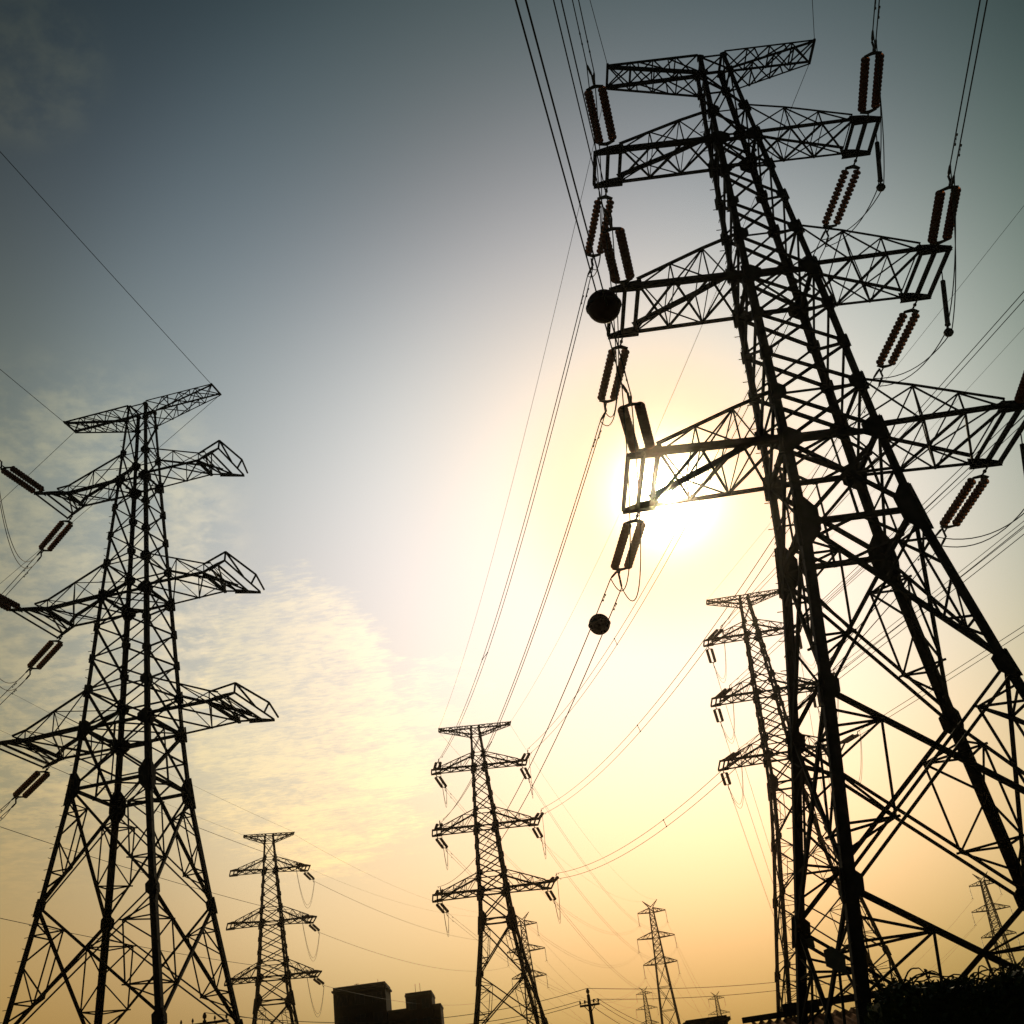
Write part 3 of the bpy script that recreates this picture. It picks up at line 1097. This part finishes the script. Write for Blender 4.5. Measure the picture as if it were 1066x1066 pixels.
# ------------------------------------------------------------------ hanging strings of the far towers, made once and copied
proto = None
for T, nm in ((F1, 'slim pylon right of the centre'), (F2, 'slim pylon behind the centre'), (F3, 'slim pylon at the right edge'),
              (F4, 'left tiny pylon'), (F5, 'right tiny pylon')):
    for (i, sx), pos in POS.items():
        p = T.w[(i, sx, 0)]
        lab = f'string hanging from the {pos} arm of the {nm}'
        if proto is None:
            proto = thing('insulator_string', lab, 'insulator', p, 0, 'hanging strings of the far pylons')
            mb = MB()
            mb.tube([(0, 0, 0), (0, 0, -.3)], .05, 6)
            emit('shackle', mb, M_FITTING, proto)
            mb = MB()
            disc_column(mb, (0, 0, -.25), (0, 0, -1), 16, .175, .14, 8)
            emit('disc_column', mb, M_GLAZE, proto)
            mb = MB()
            mb.tube([(-.3, 0, -3.3), (0, 0, -3.05), (.3, 0, -3.3)], .05, 6)
            emit('suspension_clamp', mb, M_FITTING, proto)
        else:
            c = proto.copy()
            COL.objects.link(c)
            c.location = p
            c['label'] = lab
            for ch in list(proto.children):
                k = ch.copy()
                COL.objects.link(k)
                k.parent = c
for (i, sx), pos in POS.items():
    d = V((0, 0, 3.4))
    single_wire('power_cable', F1.w[(i, sx, 0)] - d, F5.w[(i, sx, 0)] - d, 9, f'faint {pos} cable between the far slim pylon and the tiny right pylon', 'cable', 'faint cables on the horizon', .02, 30)
    single_wire('power_cable', F2.w[(i, sx, 0)] - d, F4.w[(i, sx, 0)] - d, 9, f'faint {pos} cable from the pylon behind the centre to the tiny left pylon', 'cable', 'faint cables on the horizon', .02, 30)
    single_wire('power_cable', F3.w[(i, sx, 0)] - d, F3.w[(i, sx, 0)] + V((-20, 260, -14)), 9, f'faint cable falling from the {pos} arm of the right edge far pylon', 'cable', 'faint cables on the horizon', .02, 30)

# ------------------------------------------------------------------ low-voltage poles
def pole(x, y, h, arms, label, half):
    t = thing('utility_pole', label, 'utility pole', (x, y, 0), 0)
    mb = MB()
    mb.tube([(0, 0, 0), (0, 0, h)], [.13, .09], 10)
    emit('post', mb, M_WOOD, t)
    ends = []
    for z in arms:
        mb = MB()
        mb.bar((-half, -.13, z), (half, -.13, z), .11, .09)
        mb.bar((-half * .6, -.1, z), (0, -.1, z - .4), .04)
        mb.bar((half * .6, -.1, z), (0, -.1, z - .4), .04)
        a = emit('crossbar', mb, M_WOOD, t)
        for xx in (-half * .92, -half * .45, half * .45, half * .92):
            mb = MB()
            mb.lathe((xx, -.13, z + .05), (0, 0, 1), [(0, .02), (.06, .02), (.07, .05), (.14, .055), (.2, .035), (.24, .02)], 8)
            emit('pin_insulator', mb, M_GLAZE, a)
            ends.append(V((x + xx, y - .13, z + .28)))
    mb = MB()
    mb.lathe((0, 0, h), (0, 0, 1), [(0, .05), (.08, .05), (.1, .09), (.2, .1), (.3, .06), (.34, .03)], 8)
    emit('top_insulator', mb, M_GLAZE, t)
    ends.append(V((x, y, h + .34)))
    return ends


pA = pole(.46, 71.6, 8.75, (8.2,), 'wooden utility pole with one crossbar right of the centre pylon', .55)
pB = pole(-17.4, 59.0, 8.7, (8.55, 7.9), 'utility pole top with two crossbars between the left pylon legs', 1.15)
GW = 'wires of the wooden pole'
for k, (a, b) in enumerate(((pA[0], pB[3]), (pA[3], pB[7]), (pA[4], pB[8]))):
    single_wire('service_wire', a, b, 1.0, ('lower', 'middle', 'upper')[k] + ' wire strung left from the wooden utility pole', 'cable', GW, .016)
for k, (a, b) in enumerate(((pA[4], V((21, 88, 9.6))), (pA[2], V((21, 88, 9.2))))):
    single_wire('service_wire', a, b, .5, ('upper', 'lower')[k] + ' wire strung right from the wooden utility pole behind the pylons', 'cable', GW, .015)
for k, (a, b) in enumerate(((pA[3], V((9.0, 99, 8.0))), (pA[2], V((8.6, 99, 7.6))), (pA[1], V((8.2, 99, 7.0))))):
    single_wire('service_wire', a, b, .8, ('upper', 'middle', 'lowest')[k] + ' wire sloping from the wooden utility pole to the small flat roof', 'cable', GW, .015)

# ------------------------------------------------------------------ buildings on the skyline
def building(label, x0, y0, wx, wy, h, rz, mat, rows, cols, parapet=.5, ov=.25):
    t = thing('apartment_building', label, 'building', (x0, y0, 0), rz)
    mb = MB()
    mb.box(0, wx, 0, wy, -.2, h)
    emit('wall', mb, mat, t)
    mb = MB()
    mb.box(-ov, wx + ov, -ov, wy + ov, h, h + .28)
    rf = emit('roof_slab', mb, M_TRIM, t)
    mb = MB()
    for a in ((0, wx, 0, .25), (0, wx, wy - .25, wy), (0, .25, .25, wy - .25), (wx - .25, wx, .25, wy - .25)):
        mb.box(*a, h + .28, h + .28 + parapet)
    emit('parapet', mb, mat, rf)
    fh = h / rows
    for r_ in range(rows):
        for c_ in range(cols):
            cx = wx * (c_ + .5) / cols
            z0 = fh * r_ + .9
            mb = MB()
            ww, hh = wx / cols * .26, fh * .48
            for a in ((cx - ww, cx + ww, z0 - .08, z0), (cx - ww, cx + ww, z0 + hh, z0 + hh + .08), (cx - ww - .08, cx - ww, z0 - .08, z0 + hh + .08), (cx + ww, cx + ww + .08, z0 - .08, z0 + hh + .08), (cx - .03, cx + .03, z0, z0 + hh)):
                mb.box(a[0], a[1], -.09, -.003, a[2], a[3])
            f = emit('window', mb, M_TRIM, t)
            mb = MB()
            mb.box(cx - ww, cx + ww, -.04, -.004, z0, z0 + hh)
            emit('pane', mb, M_PANE, f)
    return t, rf


bt, br_ = building('dark flat-roofed apartment block at the bottom edge right of the small pylon', -41.6, 216, 8.9, 9, 29.1, .05, M_WALL, 9, 3)
mb = MB()
mb.tube([(3.6, 4, 29.1), (3.6, 4, 30.6)], .06, 6)
mb.bar((3.2, 4, 30.5), (4.0, 4, 30.5), .07)
mb.bar((3.3, 4, 30.2), (3.6, 4, 29.3), .05)
mb.bar((3.9, 4, 30.2), (3.6, 4, 29.3), .05)
emit('antenna', mb, M_FITTING, br_)
mb = MB()
mb.tube([(7.2, 5, 29.1), (7.2, 5, 31.0)], .035, 6)
emit('mast', mb, M_FITTING, br_)
bt2, br2 = building('narrower dark tower block with a stepped wing beside the flat-roofed block', -29.5, 217, 4.5, 8, 26.95, .05, M_BRICK, 9, 2, .3, .1)
for xx in (1.6, 2.4):
    mb = MB()
    mb.tube([(xx, 3, 27.4), (xx, 3, 29.2)], .035, 6)
    emit('mast', mb, M_FITTING, br2)
for (xa, xb, hh) in ((-3.1, -.02, 24.9), (4.52, 5.8, 25.0)):
    mb = MB()
    mb.box(xa, xb, .4, 7.6, -.2, hh)
    emit('side_wing', mb, M_BRICK, bt2)
    mb = MB()
    mb.box(xa - .1, xb + .1, .3, 7.7, hh, hh + .3)
    emit('wing_roof', mb, M_TRIM, bt2)

ht, hr = building('low block whose small flat roof shows at the bottom edge between far pylons', 8.4, 108, 3.4, 3, 8.95, 0, M_WALL, 3, 2, .15, .25)

# corrugated shed behind the legs of the large tower
sh = thing('storage_shed', 'shed with orange-brown corrugated roof behind the legs of the large right pylon', 'shed', (4.9, 33.6, 0), -.02)
mb = MB()
X0, X1, yE, yR, zE, zR = 0.0, 6.2, 0.0, 6.0, 2.9, 4.08
nx = 120
for j, (yy, zz_) in enumerate(((yE, zE), (yR, zR))):
    for k in range(nx + 1):
        xx = X0 + (X1 - X0) * k / nx
        mb.v.append((xx, yy, zz_ + .05 * math.sin(2 * math.pi * xx / .25) + .05))
for k in range(nx):
    mb.f.append((k, k + 1, nx + 2 + k, nx + 1 + k))
emit('roof_sheet', mb, M_ROOF, sh)
mb = MB()
mb.box(.15, 6.05, .2, 5.8, -.1, 2.85)
emit('wall', mb, M_WALL, sh)
mb = MB()
mb.box(1.2, 2.4, .14, .197, 0, 2.1)
dr = emit('door', mb, M_TRIM, sh)
mb = MB()
mb.box(2.2, 2.26, .06, .137, .95, 1.1)
emit('handle', mb, M_FITTING, dr)
mb = MB()
mb.bar((X0 - .25, yR + .02, zR + .15), (2.1, yR + .02, zR + .17), .16, .2)
mb.bar((1.0, yR + .02, zR + .34), (X1 + .3, yR + .02, zR + .36), .2, .24)
emit('ridge_cap', mb, M_TRIM, sh)

# ------------------------------------------------------------------ overgrown hedge at lower right
hd = thing('hedge', 'black overgrown hedge with tangled vines at the lower right corner', 'hedge', (8.0, 24.4, 0))
lf = MB()
rng = random.Random(3)


def hedge_top(xx):
    return 3.33 + .06 * math.sin(xx * 2.1) + .05 * math.sin(xx * 5.3 + 1) - .16 * max(0, -2.2 - xx) * 4


def leaf(p, sz):
    a, b = rng.uniform(0, 6.28), rng.uniform(-.9, .9)
    d = V((math.cos(a) * math.cos(b), math.sin(a) * math.cos(b), math.sin(b)))
    e = d.cross(V((rng.uniform(-1, 1), rng.uniform(-1, 1), rng.uniform(-1, 1)))).normalized()
    k = len(lf.v)
    p = V(p)
    lf.v += [tuple(p), tuple(p + d * sz * .5 + e * sz * .28), tuple(p + d * sz), tuple(p + d * sz * .5 - e * sz * .28)]
    lf.f.append((k, k + 1, k + 2, k + 3))


for k in range(15000):
    xx = rng.uniform(-2.75, 3.6)
    zt_ = hedge_top(xx)
    z = zt_ * rng.random() ** .45
    leaf((xx, rng.uniform(-.7, .7), z), rng.uniform(.1, .22))
for k in range(900):
    xx = rng.uniform(-2.75, 3.6)
    leaf((xx, rng.uniform(-.6, .6), hedge_top(xx) + abs(rng.gauss(0, .05))), rng.uniform(.06, .14))
emit('foliage', lf, M_LEAF, hd)
core = MB()
for k in range(12):
    xa = -2.6 + k * .51
    core.box(xa, xa + .508, -.5, .5, 0, hedge_top(xa + .25) - .16)
emit('dense_core', core, M_LEAF, hd)
for k in range(48):
    mb = MB()
    xa = rng.uniform(-2.2, 3.0)
    za = hedge_top(xa) - .05
    ln_, ht_ = rng.uniform(.4, 1.5), rng.uniform(.04, .34)
    yy = rng.uniform(-.5, .3)
    pts = [(xa + ln_ * t + .04 * math.sin(9 * t + k), yy + .15 * t, za + ht_ * math.sin(math.pi * min(1, t * 1.1)) + .03 * math.sin(14 * t + k)) for t in [i_ / 14 for i_ in range(15)]]
    mb.tube(pts, [.018 * (1 - .5 * i_ / 14) for i_ in range(15)], 5)
    emit('vine_tendril', mb, M_VINE, hd)
for k in range(14):
    xa = rng.uniform(-2.4, 3.2)
    p = V((xa, rng.uniform(-.5, .3), hedge_top(xa) - .1))
    d = V((rng.uniform(-.5, .5), rng.uniform(-.2, .2), rng.uniform(.5, 1))).normalized()
    ln_ = rng.uniform(.2, .55)
    mb = MB()
    mb.tube([p, p + d * ln_ * .5, p + d * ln_ + V((rng.uniform(-.06, .06), 0, 0))], [.014, .01, .005], 5)
    for q in range(6):
        c = p + d * ln_ * (.35 + .12 * q)
        e = V((rng.uniform(-1, 1), rng.uniform(-.5, .5), rng.uniform(-.3, .8))).normalized()
        n_ = d.cross(e).normalized()
        f_ = e.cross(n_)
        mb.plate([c, c + e * .05 + f_ * .022, c + e * .11, c + e * .05 - f_ * .022], n_, .002)
    emit('twig', mb, M_VINE, hd)

# ------------------------------------------------------------------ hazy air
hz = MB()
hz.box(-4400, 4400, -4400, 4400, -1.0, 66.0)
M_AIR = bpy.data.materials.new('hazy_air')
M_AIR.use_nodes = True
ta = M_AIR.node_tree
ta.nodes.remove(ta.nodes['Principled BSDF'])
pv = ta.nodes.new('ShaderNodeVolumePrincipled')
pv.inputs['Color'].default_value = (.95, .88, .74, 1)
pv.inputs['Density'].default_value = 0.00021
pv.inputs['Anisotropy'].default_value = 0.99
ta.links.new(pv.outputs[0], ta.nodes['Material Output'].inputs['Volume'])
tag(emit('haze', hz, M_AIR), kind='stuff')
